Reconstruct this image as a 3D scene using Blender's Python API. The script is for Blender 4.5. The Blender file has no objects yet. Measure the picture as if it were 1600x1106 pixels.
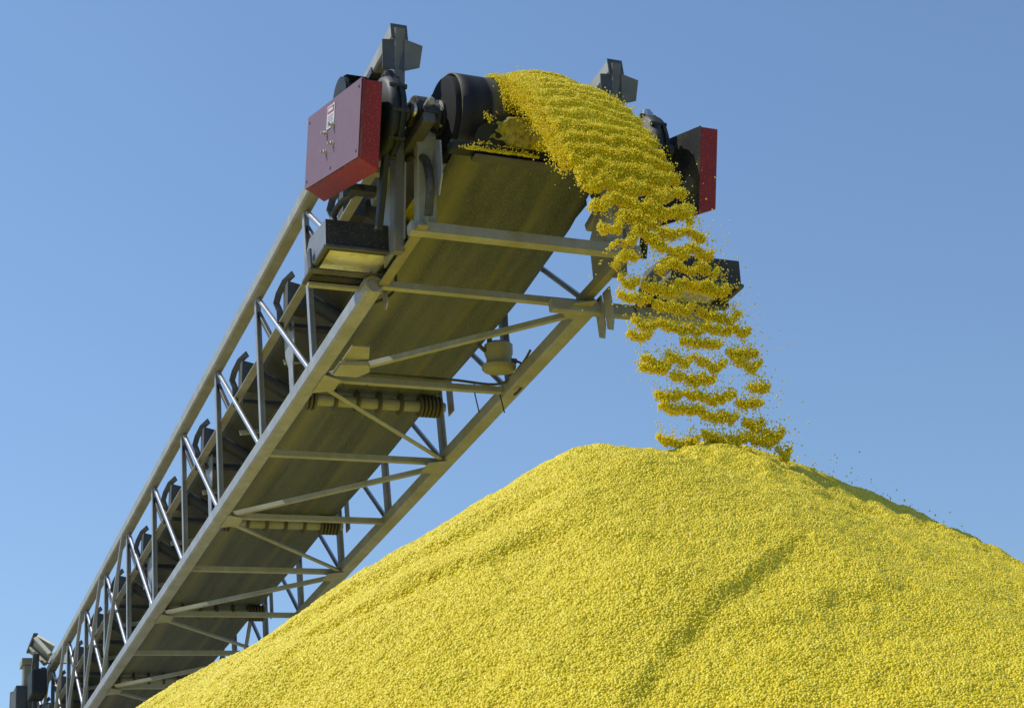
import bpy, bmesh, math, random
import numpy as np
from mathutils import Vector, Matrix
random.seed(7); RNG = np.random.default_rng(11)
R = math.radians
scene = bpy.context.scene
C = scene.collection

# ------------------------------------------------------------------ camera
cam_d = bpy.data.cameras.new('camera'); cam = bpy.data.objects.new('camera', cam_d); C.objects.link(cam)
cam_d.sensor_width = 36.0; cam_d.lens = 56.25; cam_d.clip_start = 0.05; cam_d.clip_end = 8000
fwd = Vector((0.38905, 0.88870, 0.24258)).normalized()
rgt = Vector((0.91820, -0.39539, -0.02407)); rgt = (rgt - fwd*rgt.dot(fwd)).normalized()
upv = rgt.cross(fwd)
cam.matrix_world = Matrix(((rgt.x, upv.x, -fwd.x, -3.052), (rgt.y, upv.y, -fwd.y, -7.284), (rgt.z, upv.z, -fwd.z, 1.60), (0, 0, 0, 1)))
scene.camera = cam

# ------------------------------------------------------------------ world, sun, exposure
SUN_EL, SUN_AZ = R(54), R(-60)            # azimuth from +Y towards +X
sun_dir = Vector((math.cos(SUN_EL)*math.sin(SUN_AZ), math.cos(SUN_EL)*math.cos(SUN_AZ), math.sin(SUN_EL)))
world = bpy.data.worlds.new('World'); scene.world = world; world.use_nodes = True
wn = world.node_tree; wn.nodes.clear()
sky = wn.nodes.new('ShaderNodeTexSky'); sky.sky_type = 'NISHITA'; sky.sun_disc = False
sky.sun_elevation = SUN_EL; sky.sun_rotation = SUN_AZ
sky.altitude = 0; sky.air_density = 1.25; sky.dust_density = 0.15; sky.ozone_density = 5.0
bg = wn.nodes.new('ShaderNodeBackground'); bg.inputs['Strength'].default_value = 0.132
wo = wn.nodes.new('ShaderNodeOutputWorld')
# the air near the horizon is clear: take the sky a little above the direction looked at
wtc = wn.nodes.new('ShaderNodeTexCoord'); wmp = wn.nodes.new('ShaderNodeMapping')
wmp.inputs['Scale'].default_value = (1, 1, .80); wmp.inputs['Location'].default_value = (0, 0, .20)
wnm = wn.nodes.new('ShaderNodeVectorMath'); wnm.operation = 'NORMALIZE'
wn.links.new(wtc.outputs['Generated'], wmp.inputs[0]); wn.links.new(wmp.outputs[0], wnm.inputs[0]); wn.links.new(wnm.outputs[0], sky.inputs[0])
wn.links.new(sky.outputs[0], bg.inputs[0]); wn.links.new(bg.outputs[0], wo.inputs[0])
sl = bpy.data.lights.new('sun', 'SUN'); sl.energy = 3.6; sl.angle = R(0.53); sl.color = (1.0, 0.955, 0.88)
so = bpy.data.objects.new('sun', sl); C.objects.link(so); so.location = (-20, 10, 30)
so.rotation_euler = sun_dir.to_track_quat('Z', 'Y').to_euler()
vs = scene.view_settings; vs.view_transform = 'Standard'; vs.look = 'None'; vs.exposure = 0.12; vs.gamma = 1.0; vs.use_curve_mapping = False

# ------------------------------------------------------------------ noise for numpy
def vnoise(x, y, seed=0):
    x = np.asarray(x, float); y = np.asarray(y, float)
    xi = np.floor(x).astype(np.int64); yi = np.floor(y).astype(np.int64)
    xf = x-xi; yf = y-yi
    xf = xf*xf*(3-2*xf); yf = yf*yf*(3-2*yf)
    def h(a, b):
        n = (a*374761393 + b*668265263 + seed*974634777) & 0x7fffffff
        n = ((n ^ (n >> 13))*1274126177) & 0x7fffffff
        n = n ^ (n >> 16)
        return (n % 100003)/50001.5 - 1
    return (h(xi, yi)*(1-xf)+h(xi+1, yi)*xf)*(1-yf) + (h(xi, yi+1)*(1-xf)+h(xi+1, yi+1)*xf)*yf
def fbm(x, y, seed=0, o=4):
    s = 0; a = 1
    for k in range(o): s = s + a*vnoise(x*2**k, y*2**k, seed+k*17); a *= .5
    return s
def sstep(a, b, x):
    t = np.clip((x-a)/(b-a), 0, 1); return t*t*(3-2*t)

# ------------------------------------------------------------------ materials
class NT:
    def __init__(s, name):
        s.m = bpy.data.materials.new(name); s.m.use_nodes = True; s.t = s.m.node_tree; s.t.nodes.clear()
        s.o = s.n('ShaderNodeOutputMaterial'); s.b = s.n('ShaderNodeBsdfPrincipled'); s.l(s.b.outputs[0], s.o.inputs[0])
    def n(s, k, **kw):
        q = s.t.nodes.new(k)
        for a, v in kw.items(): setattr(q, a, v)
        return q
    def l(s, a, b): s.t.links.new(a, b)
    def coord(s, kind='Object', scale=(1, 1, 1)):
        c = s.n('ShaderNodeTexCoord'); m = s.n('ShaderNodeMapping'); m.inputs['Scale'].default_value = scale
        s.l(c.outputs[kind], m.inputs[0]); return m.outputs[0]
    def noise(s, vec, scale, detail=4, rough=.6):
        q = s.n('ShaderNodeTexNoise'); q.inputs['Scale'].default_value = scale; q.inputs['Detail'].default_value = detail; q.inputs['Roughness'].default_value = rough
        s.l(vec, q.inputs['Vector']); return q.outputs['Fac']
    def ramp(s, fac, stops):
        q = s.n('ShaderNodeValToRGB'); e = q.color_ramp.elements
        while len(e) < len(stops): e.new(.5)
        for i, (p, c) in enumerate(stops):
            e[i].position = p; e[i].color = (*c, 1) if len(c) == 3 else c
        s.l(fac, q.inputs[0]); return q.outputs[0]
    def mix(s, fac, a, b, mode='MIX'):
        q = s.n('ShaderNodeMix', data_type='RGBA', blend_type=mode)
        if isinstance(fac, (int, float)): q.inputs[0].default_value = fac
        else: s.l(fac, q.inputs[0])
        for k, v in ((6, a), (7, b)):
            if isinstance(v, tuple): q.inputs[k].default_value = (*v, 1)
            else: s.l(v, q.inputs[k])
        return q.outputs[2]
    def math(s, op, a, b=0.0):
        q = s.n('ShaderNodeMath', operation=op)
        for k, v in ((0, a), (1, b)):
            if isinstance(v, (int, float)): q.inputs[k].default_value = v
            else: s.l(v, q.inputs[k])
        return q.outputs[0]
    def bump(s, h, strength=.3, dist=.01):
        q = s.n('ShaderNodeBump'); q.inputs['Strength'].default_value = strength; q.inputs['Distance'].default_value = dist
        s.l(h, q.inputs['Height']); s.l(q.outputs[0], s.b.inputs['Normal'])
    def glow(s, col, f):
        # the granules let some light through
        tl = s.n('ShaderNodeBsdfTranslucent'); s.l(col, tl.inputs[0])
        mx = s.n('ShaderNodeMixShader'); mx.inputs[0].default_value = f
        s.l(s.b.outputs[0], mx.inputs[1]); s.l(tl.outputs[0], mx.inputs[2]); s.l(mx.outputs[0], s.o.inputs[0])
    def set(s, **kw):
        for k, v in kw.items():
            i = s.b.inputs[k.replace('_', ' ')]
            if isinstance(v, (int, float)): i.default_value = v
            elif isinstance(v, tuple): i.default_value = (*v, 1)
            else: s.l(v, i)

DUST = (0.27, 0.25, 0.10)
def coated(name, base, dust=.3, rough=.5, metal=0.0, var=.25, dustcol=DUST, speck=0.0, scale=1.0, rust=0.0):
    """painted or galvanised surface with mottling, settled yellow dust and grime"""
    t = NT(name); v = t.coord()
    n1 = t.noise(v, 9*scale, 6, .65); n2 = t.noise(v, 60*scale, 3, .7); n3 = t.noise(v, 3.1*scale, 5, .6)
    dark = tuple(c*(1-var) for c in base); lite = tuple(min(1, c*(1+var)) for c in base)
    col = t.ramp(n1, [(.3, dark), (.7, lite)])
    col = t.mix(t.math('MULTIPLY', n2, var*.8), col, tuple(c*.55 for c in base))
    if rust:
        r = t.ramp(n3, [(.60, (0, 0, 0)), (.72, (1, 1, 1))])
        col = t.mix(t.math('MULTIPLY', r, rust), col, (.17, .075, .03))
    if dust:
        f = t.math('MULTIPLY_ADD', n3, 1.5); f.node.inputs[2].default_value = dust*1.3-.75
        f2 = t.math('ADD', f, t.math('MULTIPLY', t.math('SUBTRACT', n2, .5), .5))
        f2.node.use_clamp = True
        col = t.mix(f2, col, dustcol)
    if speck:
        n4 = t.noise(v, 170*scale, 2, .5)
        s_ = t.ramp(n4, [(.60, (0, 0, 0)), (.68, (1, 1, 1))])
        col = t.mix(t.math('MULTIPLY', s_, speck), col, (.52, .46, .16))
    rr = t.math('MULTIPLY_ADD', n2, .25); rr.node.inputs[2].default_value = rough-.12
    t.set(Base_Color=col, Roughness=rr, Metallic=metal)
    t.bump(n2, .12, .004)
    return t.m
M = {}
M['galv'] = coated('galvanised_steel', (.38, .39, .40), .16, .45, .25, .22, rust=.12)
M['galv_mid'] = coated('shade_toned_head_steel', (.15, .148, .135), .15, .6, .1, .25, rust=.2)  # head steel darkened in its colour for the shade of facing away
M['galv_warm'] = coated('weathered_galvanised_chord', (.42, .42, .39), .26, .5, .2, .22, rust=.12)
M['galv_bright'] = coated('bright_galvanised_tube', (.50, .51, .52), .05, .32, .75, .12)
M['galv_dusty'] = coated('dusty_steel', (.40, .41, .37), .36, .6, .1, .25, rust=.15)
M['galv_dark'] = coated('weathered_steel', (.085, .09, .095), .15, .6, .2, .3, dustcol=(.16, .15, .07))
M['rusty'] = coated('rusty_steel', (.25, .24, .18), .40, .65, .1, .25, rust=.8)
M['red'] = coated('red_guard_paint', (.25, .010, .013), .0, .6, 0, .12, speck=.22)
M['red_faded_glare'] = coated('faded_red_with_sky_glare', (.185, .108, .138), .0, .6, 0, .05)  # faded red paint, with the sky glare on that face mixed into the colour
M['red_dark'] = coated('dark_red_paint', (.16, .014, .02), .05, .4, 0, .2)
M['black'] = coated('black_paint', (.012, .012, .013), .05, .5, 0, .3, speck=.06)
M['lampblack'] = coated('chipped_black_housing', (.012, .013, .013), .22, .6, 0, .3, dustcol=(.06, .06, .045), speck=.22, scale=.8)
M['lampside'] = coated('grey_lamp_housing', (.20, .22, .25), .1, .5, 0, .12)
M['green'] = coated('dark_green_gearbox_paint', (.006, .012, .011), .08, .58, 0, .3, dustcol=(.06, .065, .025))
M['rubber'] = coated('black_rubber', (.022, .022, .021), .35, .6, 0, .3, dustcol=(.15, .13, .04))
M['cable'] = coated('black_cable', (.015, .015, .016), .1, .5, 0, .2)
M['bolt'] = coated('zinc_bolt', (.6, .58, .55), .1, .35, .8, .15)
M['redpole'] = coated('red_oxide_paint', (.21, .025, .025), .1, .5, 0, .2)
M['concrete'] = coated('yard_ground', (.30, .28, .22), .25, .85, 0, .25, scale=.25)
M['creampaint'] = coated('dusty_cream_lamp_paint', (.36, .34, .20), .4, .5, 0, .2)

def mat_label():
    t = NT('printed_label'); v = t.coord('Generated')
    t.set(Base_Color=(.62, .60, .60), Roughness=.5); return t.m
M['label'] = mat_label()
M['print_red'] = coated('label_red_print', (.45, .07, .09), 0, .5, 0, .1)
M['print_grey'] = coated('label_grey_print', (.36, .34, .36), 0, .5, 0, .1)

def mat_lens():
    t = NT('dusty_lamp_lens'); v = t.coord()
    n = t.noise(v, 14, 4, .6)
    col = t.ramp(n, [(.3, (.80, .78, .60)), (.5, (.88, .87, .76)), (.7, (.60, .57, .30))])
    t.set(Base_Color=col, Roughness=.12); t.b.inputs['Coat Weight'].default_value = .6
    return t.m
M['lens'] = mat_lens()

def mat_belt():
    t = NT('dusty_conveyor_belt'); v = t.coord('Object', (.55, 9, 9)); v2 = t.coord()
    a = t.noise(v, 1.0, 5, .6); b = t.noise(v2, 75, 3, .7); c = t.noise(v2, 2.2, 4, .6)
    col = t.ramp(a, [(.30, (.055, .066, .075)), (.52, (.105, .122, .118)), (.72, (.160, .172, .140))])
    col = t.mix(t.math('MULTIPLY', b, .55), col, (.055, .063, .055))
    sp = t.ramp(t.noise(v2, 150, 2, .6), [(.57, (0, 0, 0)), (.67, (1, 1, 1))])
    col = t.mix(t.math('MULTIPLY', sp, .75), col, (.30, .265, .08))
    # lighter strip along the belt edge: light thrown back by the pile, painted in
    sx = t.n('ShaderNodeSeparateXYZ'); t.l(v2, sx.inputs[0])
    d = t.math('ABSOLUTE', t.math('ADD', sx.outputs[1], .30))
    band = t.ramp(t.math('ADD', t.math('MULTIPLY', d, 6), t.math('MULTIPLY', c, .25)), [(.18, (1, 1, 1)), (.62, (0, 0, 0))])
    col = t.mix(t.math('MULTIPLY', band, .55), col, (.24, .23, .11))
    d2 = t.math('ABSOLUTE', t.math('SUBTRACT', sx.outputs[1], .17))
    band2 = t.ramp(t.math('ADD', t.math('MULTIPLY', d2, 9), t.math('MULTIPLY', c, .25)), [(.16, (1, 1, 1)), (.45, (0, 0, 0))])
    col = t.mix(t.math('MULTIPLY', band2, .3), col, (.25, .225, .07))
    # the stretch round the drum is rubbed black, with one tan track
    y = t.math('ADD', sx.outputs[1], t.math('MULTIPLY', t.noise(v2, 5, 3, .5), .03))
    mr = t.n('ShaderNodeMapRange'); mr.inputs[1].default_value = -.5; mr.inputs[2].default_value = .5; t.l(y, mr.inputs[0])
    worn = t.ramp(mr.outputs[0], [(.10, (.020, .020, .020)), (.17, (.010, .010, .010)), (.215, (.022, .021, .018)), (.25, (.009, .009, .009)), (.262, (.012, .012, .010)), (.275, (.085, .078, .045)), (.345, (.095, .085, .045)), (.37, (.022, .021, .014)), (.8, (.03, .028, .012))])
    zm = t.ramp(sx.outputs[2], [(.36, (0, 0, 0)), (.42, (1, 1, 1))])
    col = t.mix(zm, col, worn)
    t.set(Base_Color=col, Roughness=.6); t.b.inputs['Specular IOR Level'].default_value = .3
    t.bump(b, .25, .004); return t.m
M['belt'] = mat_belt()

def mat_lagging():
    t = NT('drum_rubber'); v2 = t.coord()
    sx = t.n('ShaderNodeSeparateXYZ'); t.l(v2, sx.inputs[0])
    y = t.math('ADD', sx.outputs[1], t.math('MULTIPLY', t.noise(v2, 6, 3, .5), .03))
    mr = t.n('ShaderNodeMapRange'); mr.inputs[1].default_value = -.5; mr.inputs[2].default_value = .5; t.l(y, mr.inputs[0])
    col = t.ramp(mr.outputs[0], [(.06, (.022, .022, .022)), (.17, (.012, .012, .012)), (.22, (.03, .028, .02)), (.25, (.012, .012, .012)), (.285, (.10, .09, .04)), (.33, (.12, .105, .045)), (.36, (.025, .025, .015)), (.42, (.07, .06, .02)), (.8, (.04, .035, .012))])
    t.set(Base_Color=(.008, .008, .009), Roughness=.75); t.b.inputs['Specular IOR Level'].default_value = .25; t.bump(t.noise(v2, 40, 3, .6), .15, .004); return t.m
M['lag'] = mat_lagging()

def mat_grain(nm='yellow_granule', stops=None, spec=.32, clear=0.0):
    t = NT(nm)
    oi = t.n('ShaderNodeObjectInfo')
    col = t.ramp(oi.outputs['Random'], stops or [(0, (.60, .46, .006)), (.35, (.73, .572, .009)), (.8, (.79, .635, .015)), (1, (.86, .745, .09))])
    nz = t.noise(oi.outputs['Location'], 2.6, 4, .6)
    col = t.mix(t.math('MULTIPLY', t.ramp(nz, [(.42, (0, 0, 0)), (.68, (1, 1, 1))]), .18), col, (.60, .50, .03))
    t.set(Base_Color=col, Roughness=.34)
    t.b.inputs['Specular IOR Level'].default_value = spec
    if clear: t.glow(col, clear)
    return t.m
M['grain'] = mat_grain()
M['grain_fall'] = mat_grain('falling_granule', [(0, (.70, .54, .004)), (.35, (.82, .64, .005)), (.8, (.88, .71, .008)), (1, (.90, .78, .05))], .25)  # granule colour made brighter and more golden for light scattered inside the stream
def mat_heap(nm='yellow_granule_bed', clear=0.0):
    t = NT(nm); v = t.coord()
    n = t.noise(v, 70, 3, .6)
    col = t.ramp(n, [(.3, (.52, .40, .006)), (.7, (.72, .58, .010))])
    t.set(Base_Color=col, Roughness=.6)
    vo = t.n('ShaderNodeTexVoronoi'); vo.inputs['Scale'].default_value = 95; t.l(v, vo.inputs['Vector'])
    t.bump(vo.outputs['Distance'], -.9, .01)
    if clear: t.glow(col, clear)
    return t.m
M['heap'] = mat_heap()
M['sheet'] = mat_heap('falling_granule_sheet')
def mat_caked():
    t = NT('caked_yellow_dust'); v = t.coord(); n = t.noise(v, 45, 4, .7)
    col = t.ramp(n, [(.35, (.16, .14, .03)), (.5, (.36, .31, .035)), (.7, (.48, .42, .05))])
    t.set(Base_Color=col, Roughness=.8); t.bump(n, .6, .01); return t.m
M['caked'] = mat_caked()

# ------------------------------------------------------------------ mesh helpers
def mesh_obj(name, verts, faces, mat, parent=None, smooth=False, mats=None, fmat=None):
    me = bpy.data.meshes.new(name); me.from_pydata([tuple(v) for v in verts], [], faces); me.update()
    for m in (mats or [mat]): me.materials.append(m)
    if fmat is not None: me.polygons.foreach_set('material_index', fmat)
    if smooth: me.polygons.foreach_set('use_smooth', [True]*len(me.polygons))
    o = bpy.data.objects.new(name, me); C.objects.link(o)
    if parent is not None: o.parent = parent
    return o
class MB:
    """collects shapes into one mesh"""
    def __init__(s): s.v = []; s.f = []; s.mi = []; s.cur = 0
    def add(s, vs_, fs):
        b = len(s.v); s.v += [Vector(p) for p in vs_]; s.f += [tuple(i+b for i in f) for f in fs]; s.mi += [s.cur]*len(fs)
    def box(s, lo, hi):
        x0, y0, z0 = lo; x1, y1, z1 = hi
        s.add([(x0, y0, z0), (x1, y0, z0), (x1, y1, z0), (x0, y1, z0), (x0, y0, z1), (x1, y0, z1), (x1, y1, z1), (x0, y1, z1)],
              [(0, 3, 2, 1), (4, 5, 6, 7), (0, 1, 5, 4), (1, 2, 6, 5), (2, 3, 7, 6), (3, 0, 4, 7)])
    def loft(s, rings, cap=True, close=True):
        n = len(rings[0]); vs_ = [p for r in rings for p in r]; fs = []
        for k in range(len(rings)-1):
            for i in range(n if close else n-1):
                j = (i+1) % n; fs.append((k*n+i, k*n+j, (k+1)*n+j, (k+1)*n+i))
        if cap: fs.append(tuple(range(n))[::-1]); fs.append(tuple((len(rings)-1)*n+i for i in range(n)))
        s.add(vs_, fs)
    def frame(s, p, q, up):
        d = (Vector(q)-Vector(p)).normalized(); u = Vector(up); x = d.cross(u)
        if x.length < 1e-4: x = d.cross(Vector((1, 0, 0)))
        x.normalize(); y = x.cross(d); return x, y
    def prof(s, p, q, pts, up=(0, 0, 1)):
        x, y = s.frame(p, q, up)
        s.loft([[Vector(e)+x*a+y*b for a, b in pts] for e in (p, q)])
    def sq(s, p, q, w, h=None, up=(0, 0, 1), ch=.12):
        h = h or w; a, b = w/2, h/2; c = min(w, h)*ch
        s.prof(p, q, [(-a+c, -b), (a-c, -b), (a, -b+c), (a, b-c), (a-c, b), (-a+c, b), (-a, b-c), (-a, -b+c)], up)
    def angle(s, p, q, w, t=.006, up=(0, 0, 1), fx=1, fy=1):
        pts = [(0, 0), (w*fx, 0), (w*fx, t*fy), (t*fx, t*fy), (t*fx, w*fy), (0, w*fy)]
        if fx*fy < 0: pts = pts[::-1]
        s.prof(p, q, pts, up)
    def tube(s, pts, r, seg=10, radii=None):
        rings = []
        pts = [Vector(p) for p in pts]
        ref = None
        for i, p in enumerate(pts):
            d = (pts[min(i+1, len(pts)-1)]-pts[max(i-1, 0)]).normalized()
            if ref is None:
                ref = d.orthogonal().normalized()
            ref = (ref-d*ref.dot(d)).normalized(); y = d.cross(ref)
            rr = radii[i] if radii else r
            rings.append([p+ref*rr*math.cos(2*math.pi*k/seg)+y*rr*math.sin(2*math.pi*k/seg) for k in range(seg)])
        s.loft(rings)
    def lathe(s, c, axis, prof, seg=32):
        """prof: list of (along, radius) about axis through c"""
        a = Vector(axis).normalized(); x = a.orthogonal().normalized(); y = a.cross(x)
        rings = [[Vector(c)+a*h+(x*math.cos(2*math.pi*k/seg)+y*math.sin(2*math.pi*k/seg))*max(r, 1e-4) for k in range(seg)] for h, r in prof]
        s.loft(rings)
    def plate(s, poly, n, t):
        """poly: 3-d outline, extruded by n*t"""
        n = Vector(n).normalized()*t
        a = [Vector(p) for p in poly]; s.loft([a, [p+n for p in a]])
    def build(s, name, mat, parent=None, smooth=False, mats=None, bevel=0, autosmooth=None):
        o = mesh_obj(name, s.v, s.f, mat, parent, smooth, mats, s.mi if mats else None)
        bm = bmesh.new(); bm.from_mesh(o.data); bmesh.ops.recalc_face_normals(bm, faces=bm.faces)
        if bevel:
            bmesh.ops.remove_doubles(bm, verts=bm.verts, dist=1e-5)
            es = [e for e in bm.edges if len(e.link_faces) == 2 and e.calc_face_angle(0) > .5]
            bmesh.ops.bevel(bm, geom=es, offset=bevel, segments=2, profile=.6, affect='EDGES')
        bm.to_mesh(o.data); bm.free()
        if smooth and autosmooth is None: autosmooth = 40
        if autosmooth:
            o.data.polygons.foreach_set('use_smooth', [True]*len(o.data.polygons))
            try: o.data.set_sharp_from_angle(angle=R(autosmooth))
            except Exception: pass
        return o
def tag(o, label=None, cat=None, group=None, kind=None):
    if label: o['label'] = label
    if cat: o['category'] = cat
    if group: o['group'] = group
    if kind: o['kind'] = kind
    return o
def share(o, parent, loc=None):
    c = o.copy(); C.objects.link(c); c.parent = parent
    if loc is not None: c.location = loc
    return c

# ------------------------------------------------------------------ ground
def ground():
    m = MB(); S = 3000
    m.add([(-S, -S, 0), (S, -S, 0), (S, S, 0), (-S, S, 0)], [(0, 1, 2, 3)])
    o = m.build('ground', M['concrete']); tag(o, kind='structure')
ground()

# ------------------------------------------------------------------ the pile
TA = math.tan(R(31.3))
def ridge_h(x, y, pts, rr):
    best = np.full(x.shape, -1e9)
    for (ax, ay, az), (bx, by, bz) in zip(pts[:-1], pts[1:]):
        dx, dy = bx-ax, by-ay; L2 = dx*dx+dy*dy
        t = np.clip(((x-ax)*dx+(y-ay)*dy)/L2, 0, 1)
        # shift so that the flank keeps the repose slope on a falling crest
        for sh in (0.0,):
            d = np.hypot(x-(ax+dx*t), y-(ay+dy*t))
            best = np.maximum(best, az+(bz-az)*t - TA*(np.sqrt(d*d+rr*rr)-rr))
    return best
FRONT = [(-.643, -2.52, 2.597), (-.462, -2.50, 2.592), (-.356, -2.49, 2.582), (-.22, -2.47, 2.556), (.057, -2.44, 2.503), (.347, -2.41, 2.455), (.82, -2.34, 2.361), (1.312, -2.25, 2.256), (4.2, -1.3, 1.55)]
BACK = [(-.097, -2.08, 2.702), (.062, -2.0, 2.745), (.316, -1.82, 2.776), (0.568, -1.66, 2.771), (1.074, -1.38, 2.730), (1.737, -1.18, 2.573), (2.332, -1.08, 2.422), (5.0, -.3, 1.75)]
def scarp(x, y, pts, width, depth, tail):
    """a slumped step: the ground right of the line drops by depth and comes back over tail"""
    h = np.zeros_like(x)
    best = np.full(x.shape, 1e9)
    for (ax, ay), (bx, by) in zip(pts[:-1], pts[1:]):
        dx, dy = bx-ax, by-ay; L = math.hypot(dx, dy)
        t = ((x-ax)*dx+(y-ay)*dy)/(L*L); tc = np.clip(t, 0, 1)
        s = ((x-ax)*dy-(y-ay)*dx)/L            # right of the direction is positive
        d = np.hypot(x-(ax+dx*tc), y-(ay+dy*tc))
        sd = np.where(s >= 0, d, -d)
        m_ = d < best
        prof = -depth*sstep(-width, width, sd)*np.exp(-np.maximum(sd, 0)/tail)
        endf = 1.0
        h = np.where(m_, prof*endf, h); best = np.minimum(best, d)
    # fade at both ends
    (ax, ay), (bx, by) = pts[0], pts[-1]
    L = math.hypot(bx-ax, by-ay); t = ((x-ax)*(bx-ax)+(y-ay)*(by-ay))/(L*L)
    return h*sstep(-.12, .10, t)*(1-sstep(.88, 1.15, t))
def pile_h(x, y):
    wx = x+.03*vnoise(x*4, y*4, 5); wy = y+.03*vnoise(x*4+9, y*4, 6)
    a = ridge_h(wx, wy, FRONT, .12); b = ridge_h(wx, wy, BACK, .10)
    k = .010
    h = np.maximum(a, b)+k*np.log1p(np.exp(-np.abs(a-b)/k))*.6
    h = h+.010*fbm(x*1.6, y*1.6, 3, 3)+.004*fbm(x*9, y*9, 8, 3)+.0045*vnoise(x*30, y*30, 12)+.004*vnoise(x*55, y*55, 13)
    rough = sstep(-.015, .03, b-a)
    h = h+rough*(.013*vnoise(x*13, y*13, 51)+.009*vnoise(x*27, y*27, 52))
    # slump scarps on the near flank
    wob = .03*vnoise(x*7, y*7, 21)+.022*vnoise(x*19, y*19, 22)
    h = h+scarp(x+wob, y+wob*.5, SC1, .022, .032, .22)*(.95+.35*vnoise(x*4.5, y*4.5, 33))+scarp(x+wob*.6, y+wob*.6, SC2, .024, .034, .20)+scarp(x-wob, y+wob, SC3, .05, .018, .3)+scarp(x+wob*.6, y-wob*.6, SC4, .028, .028, .18)
    h = h+.006*vnoise(x*5+y*2, y*1.2-x, 31)
    return np.maximum(h, -.05)
SC1 = [(-1.40, -4.02), (-1.26, -3.90), (-1.08, -3.75), (-.90, -3.625), (-.74, -3.52), (-.58, -3.41), (-.42, -3.28)]
SC2 = [(-1.78, -2.83), (-1.70, -2.874), (-1.49, -2.944), (-1.29, -3.037), (-1.08, -3.07)]
SC4 = [(-1.75, -2.55), (-1.617, -2.614), (-1.413, -2.733), (-1.183, -2.79), (-1.0, -2.78)]
SC3 = [(-.93, -3.79), (-.68, -3.68), (-.41, -3.55), (-.12, -3.46)]

def grain_group(name, mode, size, matg, density=0):
    ng = bpy.data.node_groups.new(name, 'GeometryNodeTree')
    ng.interface.new_socket('Geometry', in_out='INPUT', socket_type='NodeSocketGeometry')
    ng.interface.new_socket('Geometry', in_out='OUTPUT', socket_type='NodeSocketGeometry')
    N = ng.nodes.new; L = ng.links.new
    gi = N('NodeGroupInput'); go = N('NodeGroupOutput')
    ico = N('GeometryNodeMeshIcoSphere'); ico.inputs['Radius'].default_value = 1; ico.inputs['Subdivisions'].default_value = 2
    pos = N('GeometryNodeSetPosition'); nz = N('ShaderNodeTexNoise'); nz.inputs['Scale'].default_value = 1.1
    vm = N('ShaderNodeVectorMath'); vm.operation = 'SUBTRACT'; vm.inputs[1].default_value = (.5, .5, .5)
    vm2 = N('ShaderNodeVectorMath'); vm2.operation = 'SCALE'; vm2.inputs['Scale'].default_value = .9
    L(nz.outputs['Color'], vm.inputs[0]); L(vm.outputs[0], vm2.inputs[0]); L(vm2.outputs[0], pos.inputs['Offset']); L(ico.outputs[0], pos.inputs['Geometry'])
    tr = N('GeometryNodeTransform'); tr.inputs['Scale'].default_value = (1.15, .9, .78); L(pos.outputs[0], tr.inputs['Geometry'])
    ss = N('GeometryNodeSetShadeSmooth'); L(tr.outputs[0], ss.inputs[0])
    sm = N('GeometryNodeSetMaterial'); sm.inputs['Material'].default_value = matg; L(ss.outputs[0], sm.inputs[0])
    ip = N('GeometryNodeInstanceOnPoints'); L(sm.outputs[0], ip.inputs['Instance'])
    rv = N('FunctionNodeRandomValue'); rv.data_type = 'FLOAT_VECTOR'; rv.inputs[1].default_value = (6.283, 6.283, 6.283); L(rv.outputs[0], ip.inputs['Rotation'])
    rs = N('FunctionNodeRandomValue'); rs.data_type = 'FLOAT'; rs.inputs[2].default_value = size*.58; rs.inputs[3].default_value = size*1.35; rs.inputs['Seed'].default_value = 3
    L(rs.outputs[1], ip.inputs['Scale'])
    if mode == 'faces':
        dp = N('GeometryNodeDistributePointsOnFaces'); dp.distribute_method = 'RANDOM'
        at = N('GeometryNodeInputNamedAttribute'); at.data_type = 'FLOAT'; at.inputs[0].default_value = 'dens'
        L(gi.outputs[0], dp.inputs['Mesh']); L(at.outputs[0], dp.inputs['Density']); L(dp.outputs['Points'], ip.inputs['Points'])
        jn = N('GeometryNodeJoinGeometry'); L(gi.outputs[0], jn.inputs[0]); L(ip.outputs[0], jn.inputs[0]); L(jn.outputs[0], go.inputs[0])
    else:
        mp = N('GeometryNodeMeshToPoints'); L(gi.outputs[0], mp.inputs[0]); L(mp.outputs[0], ip.inputs['Points'])
        jn = N('GeometryNodeJoinGeometry'); L(gi.outputs[0], jn.inputs[0]); L(ip.outputs[0], jn.inputs[0]); L(jn.outputs[0], go.inputs[0])
    return ng

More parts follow.
